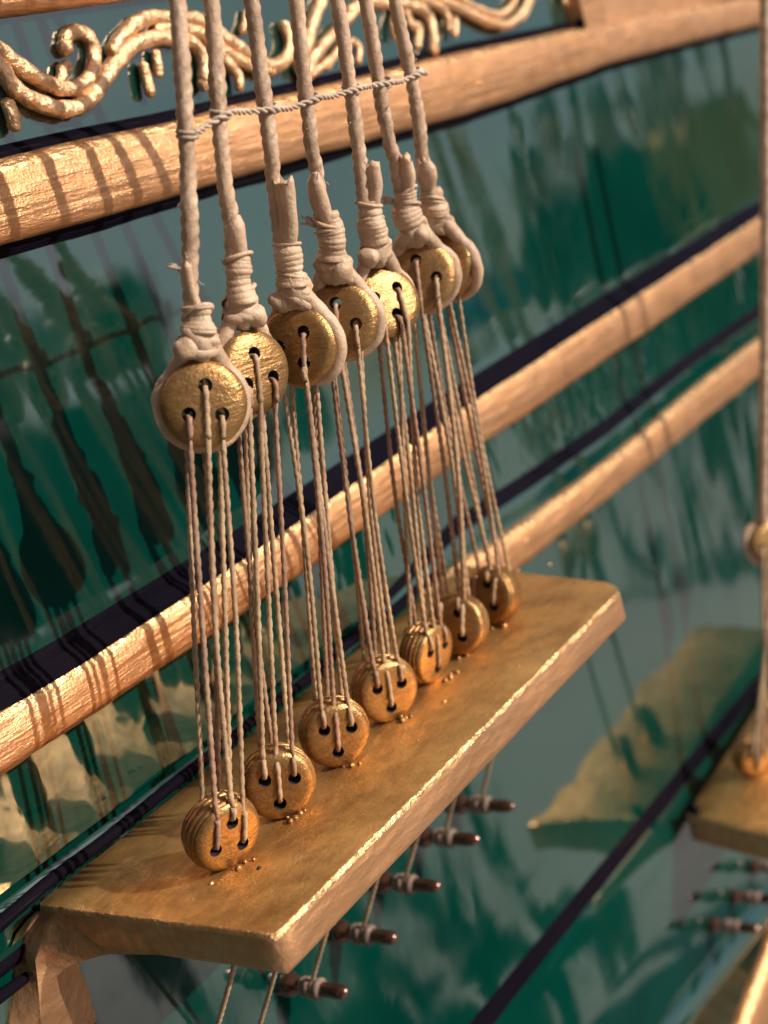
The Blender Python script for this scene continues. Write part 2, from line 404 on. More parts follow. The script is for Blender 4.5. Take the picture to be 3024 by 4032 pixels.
# bracket under the near end
mb = MB()
def px_poly(pp, f): return [f(x, y, k) for k, (x, y) in enumerate(pp)]
ridge = [(236, 3569), (211, 3611), (160, 3720), (139, 3780), (148, 3864), (156, 3949), (160, 4032), (166, 4150)]
right = [(1000, 3700), (600, 3690), (338, 3740), (262, 3809), (224, 3843), (236, 3906), (262, 3970), (287, 4032), (320, 4150)]
leftp = [(200, 3590), (165, 3620), (118, 3680), (86, 3765), (68, 3843), (46, 3970), (36, 4032), (16, 4150)]
RG = [onY(x, y, 2.92 + .26 * min(1, k / 4)) for k, (x, y) in enumerate(ridge)]
LF = [onY(x, y, 3.44) for x, y in leftp]
RT = [on(x, y, (1, 0, 0), (.0, 0, 0)) for x, y in [(640, 3760), (422, 3757), (338, 3780), (262, 3809)]] + [onY(x, y, 3.1 + .03 * k) for k, (x, y) in enumerate([(224, 3843), (236, 3906), (287, 4032), (320, 4150)])]
def strip(mb, a, b):
    n = len(a); i0 = len(mb.v); mb.v += a + b
    for k in range(n - 1): mb.f.append([i0 + k, i0 + k + 1, i0 + n + k + 1, i0 + n + k]); mb.mi.append(0)
mb = MB(); strip(mb, RG, RT); strip(mb, RT, [V(p.x + .5 * min(1, k / 3), p.y + .25 * min(1, k / 3), p.z + .02) for k, p in enumerate(RT)])
build(mb, 'bracket', G_EDGE, ch)
mb = MB(); strip(mb, LF, RG); strip(mb, [p + V(-.02, .2, 0) for p in LF], LF)
build(mb, 'moulding', G_EDGE, ch)
# ------------------------------------------------------------------ deadeyes
def eye_mesh(name, prof, rr, hr=.070, ho=.185):
    """disc in the XY plane, axis +Z (front), centimetres scaled to metres; three real holes"""
    def raw(mb, nm, mats):
        me = bpy.data.meshes.new(nm); me.from_pydata([tuple(p * CM) for p in mb.v], [], mb.f)
        for m in mats: me.materials.append(m)
        for p, k in zip(me.polygons, mb.mi): p.material_index = k; p.use_smooth = True
        b = bmesh.new(); b.from_mesh(me); bmesh.ops.remove_doubles(b, verts=b.verts, dist=1e-7); bmesh.ops.recalc_face_normals(b, faces=b.faces); b.to_mesh(me); b.free()
        o = bpy.data.objects.new(nm, me); C.objects.link(o); return o
    mb = MB(); lathe(mb, prof, (0, 0, 0), (0, 0, 1), 56, 0, .02)
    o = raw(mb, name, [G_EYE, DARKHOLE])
    mc = MB()
    for k in range(3):
        a = math.pi / 2 + k * 2 * math.pi / 3
        lathe(mc, [(hr * 1.15, .6), (hr, .2), (hr, -.2), (hr * 1.1, -.6)], (math.cos(a) * ho, math.sin(a) * ho, 0), (0, 0, 1), 16)
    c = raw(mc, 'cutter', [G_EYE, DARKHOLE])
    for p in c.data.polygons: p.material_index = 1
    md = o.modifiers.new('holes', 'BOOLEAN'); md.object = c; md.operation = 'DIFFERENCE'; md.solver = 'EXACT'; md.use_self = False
    dg = bpy.context.evaluated_depsgraph_get(); me = bpy.data.meshes.new_from_object(o.evaluated_get(dg)); me.name = name
    bpy.data.objects.remove(o); bpy.data.objects.remove(c)
    for p in me.polygons: p.use_smooth = True
    try:
        bm = bmesh.new(); bm.from_mesh(me)
        for e in bm.edges:
            if len(e.link_faces) == 2 and e.calc_face_angle(0) > .7: e.smooth = False
        bm.to_mesh(me); bm.free()
    except Exception: pass
    return me
RU = .425
prof_u = [(.01, -.16), (.28, -.155), (.36, -.13), (.395, -.10), (.37, -.06), (.36, -.03), (.375, 0.02), (.415, .05), (.42, .085), (.39, .125), (.33, .15), (.2, .165), (.01, .17)]
RD = .415
prof_d = [(.01, -.20), (.28, -.195), (.34, -.18), (.38, -.15), (.388, -.135), (.366, -.125), (.398, -.108), (.402, -.082), (.384, -.066), (.412, -.05), (.415, -.02), (.392, -.003),
          (.415, .015), (.412, .045), (.386, .06), (.402, .075), (.394, .10), (.370, .112), (.385, .128), (.375, .15), (.34, .172), (.29, .183), (.18, .188), (.01, .19)]
ME_U = eye_mesh('deadeye', prof_u, RU); ME_D = eye_mesh('deadeye_turned', prof_d, RD)
TH10 = math.radians(10); NP = V(0, math.cos(TH10), math.sin(TH10)); P0 = V(0, 1.42, 0)
upper_px = [(800, 1592), (983, 1466), (1185, 1362), (1345, 1262), (1512, 1195), (1662, 1088), (1752, 1045)]
lower_px = [(868, 3262), (1095, 3082), (1320, 2897), (1510, 2705), (1678, 2570), (1797, 2435), (1925, 2292)]
up_face = [(.26, -.10), (.62, -.04), (-.30, -.20), (-.10, -.08), (.40, .16), (-.10, -.04), (-.58, -.02)]
lo_face = [(.60, -.30), (.22, -.22), (.30, -.20), (.42, -.22), (.80, -.20), (-.35, -.05), (-.60, -.08)]
up_rot = [90, 105, 60, 105, 60, 110, 90]; lo_rot = [80, 270, 270, 275, 270, 190, 200]
ROWP = ['nearest the left end', 'second from the left', 'third from the left', 'in the middle of the row', 'third from the right', 'second from the right', 'farthest right']
def eye_frame(face):
    sx, sy = face; a = V(sx, sy, math.sqrt(max(.05, 1 - sx * sx - sy * sy))); a = (R @ a).normalized()
    u = R @ V(1, 0, 0); u = (u - a * u.dot(a)).normalized(); v = a.cross(u); return a, u, v
UP, LO = [], []
up_lab = ['gilded upper deadeye nearest the camera, its one hole above two', 'gilded upper deadeye half hidden behind the leftmost one',
          'dull gold upper deadeye turned left, third rope loop from the left', 'gilded upper deadeye hanging fourth in its row of seven',
          'gilded upper deadeye with bright brushed face, fifth in its row', 'gilded upper deadeye just left of the rightmost upper one', 'gilded upper deadeye seen from its edge at the right end of its row']
lo_lab = ['gilded ribbed lower deadeye nearest the near corner of the channel', 'gilded lower deadeye second on the channel with two holes above one',
          'gilded ribbed lower deadeye third on the channel, clear of its neighbours', 'gilded lower deadeye fourth on the channel under the middle shroud',
          'gilded lower deadeye turned edge-on, fifth on the channel', 'brownish lower deadeye sixth on the channel behind dense lanyards', 'grooved lower deadeye at the far end of the channel']
def place_eye(me, c, face, rotdeg, label, group, name='deadeye'):
    a, u, v = eye_frame(face)
    al = math.radians(rotdeg - 90); x = u * math.cos(al) + v * math.sin(al); y = a.cross(x)
    m = Matrix((x, y, a)).transposed(); m = TILT @ m
    o = bpy.data.objects.new(name, me); C.objects.link(o)
    mw = m.to_4x4(); mw.translation = W(c); o.matrix_world = mw
    tag(o, label, 'deadeye', group)
    holes = [c + (x * math.cos(math.pi / 2 + k * 2.0944) + y * math.sin(math.pi / 2 + k * 2.0944)) * .185 for k in range(3)]
    return dict(c=c, a=a, u=u, v=v, holes=holes, o=o)
for i in range(7):
    c = on(*upper_px[i], NP, P0); UP.append(place_eye(ME_U, c, up_face[i], up_rot[i], up_lab[i], 'upper deadeyes hanging from the shrouds'))
for i in range(7):
    c = on(*lower_px[i], NP, P0); c.z = RD - .02
    LO.append(place_eye(ME_D, c, lo_face[i], lo_rot[i], lo_lab[i], 'lower deadeyes standing on the channel board'))
    # wire fixing and glue droplets at the foot
    mb = MB()
    for k in range(5):
        q = c + LO[i]['a'] * (.16 + random.uniform(-.05, .12)) + LO[i]['u'] * random.uniform(-.05, .22); q.z = .015
        blob(mb, q, random.uniform(.02, .05), (1.2, 1, .8), .3, 8)
    w = build(mb, 'foot_bead', G_EYE, None); w.parent = LO[i]['o']; w.matrix_parent_inverse = LO[i]['o'].matrix_world.inverted()
# ------------------------------------------------------------------ shrouds
top_px = [(700, 0), (833, 0), (990, 0), (1165, 0), (1330, 0), (1440, 0), (1555, 0)]
sz_top = [1.32, 1.55, 1.72, 1.62, 1.55, 1.42, 1.32]
order = ['leftmost', 'second', 'third', 'fourth', 'fifth', 'sixth', 'rightmost']
SH = []
for i in range(7):
    u = UP[i]; c = u['c']; top = on(*top_px[i], NP, P0); d = (top - c).normalized()
    a, side = u['a'], None
    side = a.cross(d).normalized()
    rr = .077                                         # rope radius
    far = c + d * 9.5
    lab = ['thick laid shroud rope nearest the camera, leftmost of seven', 'shroud rope with smooth bulging sleeve, second from the left', 'shroud rope third from the left with tall pale sleeve',
           'shroud rope in the middle of the seven with a frayed tuft at its seizing', 'shroud rope fifth from the left ending above the brightest deadeye', 'shroud rope sixth from the left, short cut end beside it', 'rightmost of the seven shroud ropes before the green panel'][i]
    t = thing('shroud', lab, 'rope', c + d * 1.0, 'shroud ropes coming down to the upper deadeyes')
    ho = .56 + .03 * math.sin(i * 2.1)                # height of the throat
    # standing part
    mid = (c + d * 5) + side * .02 * math.sin(i)
    bend = on(*[(740, 640), (878, 640), (1062, 560), (1225, 560), (1400, 500), (1520, 500), (1640, 420)][i], NP, P0)
    path = smooth_path([c + d * ho + side * .03, c + d * 1.1 + side * .05, c + d * sz_top[i] + side * .04, bend, top, top + (top - bend).normalized() * 4, top + (top - bend).normalized() * 15], .035)
    mb = MB(); tube(mb, path, lambda t_, s: rr * (1 + .05 * noise.noise(V(s * 2.2, i * 5, 0))), 24, 3, .13, .42 + .03 * math.sin(i * 3), .16, 4.5, ph0=i); build(mb, 'rope', ROPE, t)
    SH.append((c, d, side, bend, top))
    mb = MB(); fr = random.Random(40 + i)
    for k in range(26):
        p = path[fr.randrange(4, int(len(path) * .55))]; an_ = fr.uniform(0, 6.28); out = side * math.cos(an_) + side.cross(d) * math.sin(an_)
        q = p + out * .072; ln = fr.uniform(.03, .09); tube(mb, [q, q + out * ln * .4 + d * ln * fr.uniform(-.6, .6), q + out * ln * .75 + d * ln * fr.uniform(-1, 1)], .0045, 4)
    tag(build(mb, 'loose_fibres', THIN, t), kind='stuff')
    # loop round the deadeye
    R0_ = RU - .015; cb = c - a * .085; pts = [c + d * (ho + .1) + side * -.05]
    for k in range(0, 15):
        al = math.radians(125 + k * (290) / 14); rad = R0_
        pts.append(c + d * math.cos(al - math.pi / 2 - math.radians(0)) * 0 + (side * math.cos(al) + d * math.sin(al)) * rad)
    pts = [pts[0]] + [cb + (side * math.cos(math.radians(q)) + d * math.sin(math.radians(q))) * R0_ for q in range(130, 411, 14)] + [c + d * (ho + .1) + side * .05]
    mb = MB(); tube(mb, smooth_path(pts, .035), lambda t_, s: .068 + .022 * abs(t_ - .5) * 2, 14, 3, .04, .5, .24, 4.0); build(mb, 'loop', WAX, t)
    # throat knot: lumpy turns
    mb = MB(); kc = c + d * (ho + .0) - a * .03
    rnd = random.Random(i * 11 + 3)
    for k in range(4):
        q0 = kc + d * (.075 * k - .05) + side * rnd.uniform(-.03, .03); rad = .150 - .018 * k; tl = rnd.uniform(-.09, .09); tw = rnd.uniform(-.06, .06)
        circ = [q0 + (side * math.cos(z) + a * math.sin(z) * .85) * rad * (1 + .12 * math.sin(2 * z + k)) + d * (tl * math.cos(z) + tw * math.sin(z)) for z in [j * math.pi / 6 for j in range(13)]]
        tube(mb, smooth_path(circ, .03), lambda t_, s, k=k: .062 * (1 + .3 * noise.noise(V(s * 4, k * 3, i))), 12, 3, .05, .4, .25, 6, caps=False)
    blob(mb, kc + d * .05, .178, (1.0, 1.0, 1.2), .38, 20); blob(mb, kc + side * .13 * (1 if i % 2 == 0 else -.6) + a * .10 - d * .03, .12, (1, 1, 1), .38, 16)
    build(mb, 'knot', WAX, t)
    # wrapped seizing, turns of uneven width pulled tight in wax
    s0 = ho + .12; s1 = min(sz_top[i] - .36, s0 + .50)
    lean = side * .03 * math.sin(i * 1.7)
    pth = smooth_path([c + d * s0 + side * .01, c + d * .5 * (s0 + s1) + lean, c + d * s1], .008)
    w0 = [1.05, 1.08, 1.15, 1.12, 1.18, 1.12, 1.2][i]
    def segr(t_, s):
        f = s / .055 + 1.6 * noise.noise(V(s * 3, i * 2, 0)); n_ = math.floor(f)
        return w0 * ((.150 - .040 * t_ + .012 * math.sin(t_ * 9 + i)) + .013 * abs(math.sin((f) * math.pi)) ** .6 * (.4 + .6 * random.Random(n_ * 7 + i).random()) + .014 * noise.noise(V(n_ * .9, i, 3)))
    mb = MB(); tube(mb, pth, segr, 24, jit=.34, jscale=3.2, flat=.88)
    for k in range(2):                                    # stray slack turns
        q0 = c + d * rnd.uniform(s0 + .05, s1); tl = rnd.uniform(-.1, .1)
        circ = [q0 + (side * math.cos(z) + a * math.sin(z) * .88) * .142 + d * tl * math.cos(z + k) for z in [j * math.pi / 6 for j in range(13)]]
        tube(mb, smooth_path(circ, .03), .022, 8, caps=False, jit=.2)
    build(mb, 'seizing', WAX, t)
    # returned end of the rope lying beside the standing part: waxed, flattened, cut blunt
    e1 = sz_top[i]; sgn = [1, .4, -1, .8, -1, -1, -.2][i]; kk = [.95, 1.2, 1.3, 1.1, 1.25, 1.15, 1.3][i]
    o0 = side * .075 * sgn + a * .055
    pth = smooth_path([c + d * (s1 - .10) + a * .02, c + d * (s1 + .10) + o0 * .8, c + d * (.5 * (s1 + e1) + .05) + o0 * 1.05, c + d * e1 + o0 * (1.25 if sgn < 0 or i == 0 else .9)], .02)
    def er(t_, s):
        r = .082 * kk * (1 + .12 * noise.noise(V(s * 5, i, 1)))
        if i in (1, 3, 6): r *= (1 + .22 * math.sin(min(1, t_ * 1.05) * 3.0)) * (1 - .35 * max(0, t_ - .8) / .2)
        return r
    mb = MB(); tube(mb, pth, er, 18, 0, .05, .8, .34, 3.5, flat=.74)
    nv = len(mb.v)
    if i not in (1, 3):
        for k in range(nv - 2 - 16, nv - 2): mb.v[k] = mb.v[k] + d * random.uniform(-.05, .06)
        mb.v[nv - 1] = mb.v[nv - 1] - d * .05
    build(mb, 'rope_end', WAX, t)
    if i in (0, 3, 5):
        mb = MB(); q = c + d * (s1 - .12 if i else e1 - .03) + side * .13
        for k in range(5):
            e = side * random.uniform(.08, .2) + d * random.uniform(.02, .12) + a * random.uniform(-.05, .05)
            tube(mb, smooth_path([q, q + e * .5 + d * .01, q + e], .05), lambda t_, s: .03 * (1 - .6 * t_), 6)
        build(mb, 'frayed_tuft', THIN, t)
# ------------------------------------------------------------------ ratline
rt = thing('ratline', 'thin pale twine knotted across the seven shrouds', 'rope', on(1220, 390, NP, P0 - NP * .1))
cross = [(738, 528), (868, 448), (1057, 432), (1222, 388), (1385, 350), (1512, 328), (1628, 290)]
off1 = NP * -.10
pts = [on(x, y, NP, P0) for x, y in cross]
full = []
for k, p in enumerate(pts):
    full += [p + off1]
    if k < 6: full += [p.lerp(pts[k + 1], .5) + V(0, 0, -.02 + .02 * math.sin(k * 2)) + off1 * .3]
full.append(on(1662, 292, NP, P0) + off1 * .6)
cl = smooth_path(full, .012)
for ph_ in (0, math.pi):
    hp = []; s_l = 0
    for k, p in enumerate(cl):
        if k: s_l += (p - cl[k - 1]).length
        tt = (cl[min(k + 1, len(cl) - 1)] - cl[max(k - 1, 0)]).normalized(); uu = (V(0, 0, 1) - tt * tt.z).normalized(); ww = tt.cross(uu)
        an_ = 2 * math.pi * s_l / .20 + ph_; hp.append(p + (uu * math.cos(an_) + ww * math.sin(an_)) * .0165)
    mb = MB(); tube(mb, hp, .0185, 8, jit=.2, jscale=8); build(mb, 'strand', THIN, rt)
for k, p in enumerate(pts):
    c, d, side, bend, top = SH[k]; mb = MB()
    for j in range(2):
        circ = [p + d * (.045 * j - .02 + .02 * math.sin(z)) + (side * math.cos(z) + side.cross(d) * math.sin(z)) * .092 for z in [q * math.pi / 6 for q in range(13)]]
        tube(mb, smooth_path(circ, .03), .021, 8, 2, .25, .16, caps=False)
    build(mb, 'hitch', THIN, rt)
# ------------------------------------------------------------------ lanyards
for i in range(7):
    U, D = UP[i], LO[i]
    t = thing('lanyard', ['thin cord lanyard rove between the deadeyes nearest the camera', 'tan lanyard cords between the second pair of deadeyes', 'tan lanyard cords leading down to the third deadeye of the channel',
              'tan lanyard cords between the middle pair of deadeyes', 'bunched lanyard cords reaching the edge-on lower deadeye', 'lanyard cords between the sixth pair of deadeyes from the left', 'lanyard cords of the far right pair of deadeyes'][i], 'cord', D['c'] + V(0, 0, .4), 'lanyards between upper and lower deadeyes')
    key = lambda p: (R.transposed() @ (p - CAM)).x / -(R.transposed() @ (p - CAM)).z
    uh = sorted(U['holes'], key=key); lh = sorted(D['holes'], key=key)
    for s_, thU, thD in ((1, .15, .17), (-1, -.15, -.18)):
        for k in range(3):
            p, q = uh[k], lh[[(0, 1, 2), (1, 0, 2), (0, 2, 1)][i % 3][k] if s_ < 0 else k]
            aU, aD = U['a'] * s_, D['a'] * s_
            tU = abs(thU); tD = abs(thD)
            dn = (q - p).normalized()
            eU = (dn - aU * aU.dot(dn)).normalized(); eD = (dn - aD * aD.dot(dn)).normalized()
            rU = p - U['c']; rU = rU - aU * rU.dot(aU); bq = rU.dot(eU); LU = -bq + math.sqrt(max(.01, bq * bq - rU.length_squared + (RU + .01) ** 2))
            rD = q - D['c']; rD = rD - aD * rD.dot(aD); bq = -rD.dot(eD); LD = -bq + math.sqrt(max(.01, bq * bq - rD.length_squared + (RD + .01) ** 2))
            sl_ = .035 if s_ > 0 else .03
            p = p + eU * .03; q = q - eD * .03; LU -= .03; LD -= .03; pu0 = p + aU * (tU + sl_) + eU * .04; pu1 = p + eU * (LU * .75) + aU * (tU + sl_ - .02); pu2 = p + eU * LU + aU * (tU * .6 + sl_)
            pd0 = q + aD * (tD + sl_) - eD * .055; pd1 = q - eD * (LD * .7) + aD * (tD + sl_ - .02); pd2 = q - eD * LD + aD * (tD * .55 + sl_)
            pts = [p - aU * .1, p + aU * (tU - .02), pu0, pu1, pu2, pu2.lerp(pd2, .5) + side * random.uniform(-.08, .08), pd2, pd1, pd0, q + aD * (tD - .02), q - aD * .1]
            mb = MB(); tube(mb, smooth_path(pts, .03), .024 + .005 * random.random(), 10, 2, .25, .26, .14, 6, ph0=random.random() * 6)
            build(mb, 'cord', [LINE, LINE2, LINE][(k + i + (s_ > 0)) % 3], t)
    # hitch where the tail is made fast
    mb = MB(); tube(mb, smooth_path([uh[1] - U['a'] * .17, U['c'] + d * .1 - U['a'] * .24, uh[0] - U['a'] * .17], .03), .04, 8, 2, .2, .2); build(mb, 'cord', LINE, t)
# ------------------------------------------------------------------ scroll ornament
so = thing('scroll_ornament', 'bright gilded relief of curling scrollwork on the green frieze', 'ornament', (9, 3.4, 7.9))
strands = [
 ([(-90, 130), (0, 200), (60, 250), (120, 292), (180, 325), (235, 345), (300, 345), (350, 303), (368, 233), (357, 165), (310, 125), (262, 145), (255, 190)], .10),
 ([(-80, 180), (0, 262), (54, 345), (136, 398), (217, 427), (293, 425), (345, 396), (385, 350), (415, 305), (466, 235), (525, 178), (610, 150), (690, 152), (755, 170), (800, 235), (803, 330)], .105),
 ([(440, 200), (477, 141), (542, 88), (600, 68), (680, 76), (765, 76), (822, 103), (880, 148), (947, 193), (1005, 238), (1066, 262), (1120, 237), (1140, 165), (1120, 105)], .10),
 ([(620, 118), (700, 112), (780, 130), (850, 178), (930, 232), (1010, 270), (1066, 280)], .085),
 ([(148 + 70, 350), (245, 300), (243, 270), (262, 262)], .075),
 ([(33, 412), (45, 450), (58, 492)], .085), ([(564, 262), (578, 310), (590, 362)], .075), ([(613, 215), (620, 250), (624, 290)], .065),
 ([(820, 170), (880, 230), (935, 295), (942, 340)], .075), ([(955, 120), (965, 85), (967, 55)], .06),
 ([(1290, -60), (1262, 10), (1238, 60), (1222, 125), (1200, 200), (1180, 265)], .105),
 ([(1425, 5), (1376, 66), (1310, 135), (1245, 215), (1210, 290)], .09), ([(1290, 150), (1250, 200), (1210, 250)], .07), ([(1300, 235), (1255, 270), (1220, 300)], .07),
 ([(1290, 260), (1335, 195), (1388, 165), (1412, 195), (1408, 240)], .07),
 ([(1380, 40), (1443, 12), (1563, 15), (1654, 36), (1695, 95), (1706, 195)], .10), ([(1560, 30), (1548, 90), (1553, 145)], .07), ([(1600, 60), (1618, 100), (1648, 112), (1642, 178)], .08),
 ([(1640, -10), (1690, 10), (1750, 45), (1768, 108)], .08), ([(1792, 78), (1792, 138)], .06),
 ([(1700, -40), (1740, 0), (1840, 50), (1922, 90), (1995, 98), (2049, 58), (2086, -10)], .09), ([(1780, -40), (1813, 0), (1890, 40), (1960, 60), (2010, 30), (2030, -20)], .08),
 ([(2055, 75), (2080, 30), (2100, -20)], .06), ([(2215, -30), (2222, 12)], .07),
]
for pts, r in strands:
    q = [onY(x, y, 3.40) for x, y in pts]
    mb = MB(); tube(mb, smooth_path(q, .05), lambda t_, s, r=r: r * (1.0 - .25 * max(0, abs(t_ - .5) * 2 - .6)), 14, jit=.22, jscale=8, up=V(0, 1, 0), flat=1.0)
    for e in (q[0], q[-1]): blob(mb, e, r * .98, (1, 1, 1), .2, 12)
    build(mb, 'scroll', G_SCR, so)
# ------------------------------------------------------------------ pins and lower lines
def pin(base, label, group, L=1.05):
    t = thing('belaying_pin', label, 'pin', base, group)
    ax = V(0, -1, 0)
    mb = MB(); lathe(mb, [(.02, -.1), (.13, -.02), (.16, .05), (.165, .12), (.15, .17), (.10, .22), (.075, .28), (.07, .36)], base, ax, 24, 0, .02); build(mb, 'collar', BRONZE, t)
    mb = MB(); lathe(mb, [(.07, .36), (.075, .55), (.095, .66), (.10, .78), (.10, .90), (.085, .99), (.05, 1.04), (.01, 1.06)], base, ax, 24, 0, .04); build(mb, 'shaft', BRONZE, t)
    mb = MB()
    for k in range(4):
        y = base + ax * (.36 + .075 * k)
        circ = [y + V(math.cos(z), .15 * math.sin(z + k), math.sin(z)) * (.088 + .012 * (k % 2)) for z in [j * math.pi / 6 for j in range(13)]]
        tube(mb, smooth_path(circ, .04), .05, 8, jit=.25, jscale=6, caps=False)
    build(mb, 'whipping', WHIP, t)
    return base + ax * .5
pins = [onY(1118, 3872, YH), onY(1321, 3666, YH), onY(1490, 3470, YH), onY(1649, 3292, YH), onY(1794, 3164, YH)]
far_lab = ['bronze pin nearest the camera under the channel', 'bronze pin second below the outer edge of the channel', 'bronze pin in the middle of five under the channel', 'bronze pin fourth under the channel, next to last', 'bronze pin farthest right under the channel']
dX = [LO[k]['c'].x for k in range(7)]
ends = []
step = pins[0] - pins[1]
for k in range(2): ends.append(pins[0] + step * (2 - k) + V(0, -.5, 0))
for k, p in enumerate(pins): ends.append(pin(p, far_lab[k], 'bronze pins on the lower hull'))
for p in (pins[0] + step * 2, pins[0] + step): pass
llab = ['thin line below the near corner of the channel', 'thin line just right of the near corner under the channel', 'thin line tied to the nearest bronze pin', 'thin line tied to the second bronze pin', 'thin line tied to the middle bronze pin', 'thin line tied to the fourth bronze pin', 'thin line tied to the farthest bronze pin']
for k in range(7):
    a = LO[k]['c'].copy(); a.z = -TH + .02; a.y -= 0.1; b = ends[k]
    mb = MB(); tube(mb, smooth_path([a, a.lerp(b, .5) + V(0, 0, -.01), b + V(0, 0, .10)], .03), .028, 10, 2, .22, .2)
    o = build(mb, 'chain_line', LINE); tag(o, llab[k], 'cord', 'thin lines from the channel down to the pins')
# ------------------------------------------------------------------ next channel, far right
ZC2 = -8.2
p1 = on(2712, 3205, (0, 1, 0), (0, 2.9, 0)); ZC2 = p1.z
p2 = onZ(3075, 3300, ZC2)
c2 = thing('channel_board', 'second gilded channel board, blurred at the right edge', 'ledge', (p1.x + 3, 3.3, ZC2 - .5))
mb = MB(); slab(mb, fine([(p2.x, p2.y, ZC2), (p2.x + 10, p2.y, ZC2), (p1.x + 9, 2.95, ZC2), (p1.x, 2.95, ZC2)]), .62, .07)
build(mb, 'board', [G_CHAN, G_EDGE, G_GLINT], c2)
mb = MB(); blob(mb, p1 + V(.05, -.1, .06), .12, (1, 1, 1), .1, 16); build(mb, 'lacquer_drop', BLACK, c2)
yy = (p2.y + 3.3) / 2
farset = [(3018, 2135), (3075, 2050)]
for k, (ux, uy) in enumerate(farset):
    uc = onY(ux, uy, yy - .8)
    U = place_eye(ME_U, uc, (.2, 0), 90, ['gilded upper deadeye cut by the right edge of the picture', 'gilded upper deadeye just outside the right edge'][k], 'deadeyes of the second channel')
    lc = V(uc.x - 1.2 + .4 * k, yy, ZC2 + RD - .02)
    D = place_eye(ME_D, lc, (.4, -.2), 270, ['gilded lower deadeye on the second channel, blurred at the right edge', 'gilded lower deadeye farther along the second channel'][k], 'deadeyes of the second channel')
    t = thing('lanyard', ['blurred lanyard cords above the second channel', 'blurred lanyard cords at the very right edge above the second channel'][k], 'cord', lc + V(0, 0, .4), 'lanyards of the second channel')
    for j in range(3):
        mb = MB(); tube(mb, smooth_path([U['holes'][j] + U['a'] * .16, D['holes'][j] + D['a'] * .24], .1), .04, 8, 2, .2, .3); build(mb, 'cord', LINE, t)
    tp = onY(3012 + k * 60, -100, yy - 2.5)
    t = thing('shroud', ['blurred shroud rope along the right edge of the picture', 'blurred shroud rope beyond the right edge'][k], 'rope', uc + V(0, 0, .5), 'shroud ropes of the second channel')
    mb = MB(); tube(mb, smooth_path([uc + V(0, 0, .4), uc.lerp(tp, .5), tp], .06), .10, 15, 3, .13, .9, .1); build(mb, 'rope', ROPE, t)
    mb = MB(); circ = [uc + (U['u'] * math.cos(z) + U['v'] * math.sin(z)) * (RU + .03) for z in [j * math.pi / 12 for j in range(25)]]
    tube(mb, smooth_path(circ, .05), .07, 10, jit=.2, caps=False); build(mb, 'loop', WAX, t)
for k, (x, y) in enumerate([(2795, 3640), (2880, 3528), (2955, 3412)]):
    pin(onY(x, y, YH - .45), ['blurred bronze pin lowest under the second channel', 'blurred bronze pin between two others under the second channel', 'blurred bronze pin closest under the second channel'][k], 'pins under the second channel')
# ------------------------------------------------------------------ ground
mb = MB()
m, nt, b = mat('pale_paving'); n = nz(nt, coords(nt, .02, .02, .02, False), .3, 5)
nt.links.new(ramp(nt, n, [(.3, (.19, .18, .17)), (.7, (.29, .275, .255))]), b.inputs['Base Color']); b.inputs['Roughness'].default_value = .9
me = bpy.data.meshes.new('ground'); s = 2000; zg = -1.05
me.from_pydata([(-s, -s, zg), (s, -s, zg), (s, s, zg), (-s, s, zg)], [], [[0, 1, 2, 3]]); me.materials.append(m)
g = bpy.data.objects.new('ground', me); C.objects.link(g); g['kind'] = 'structure'

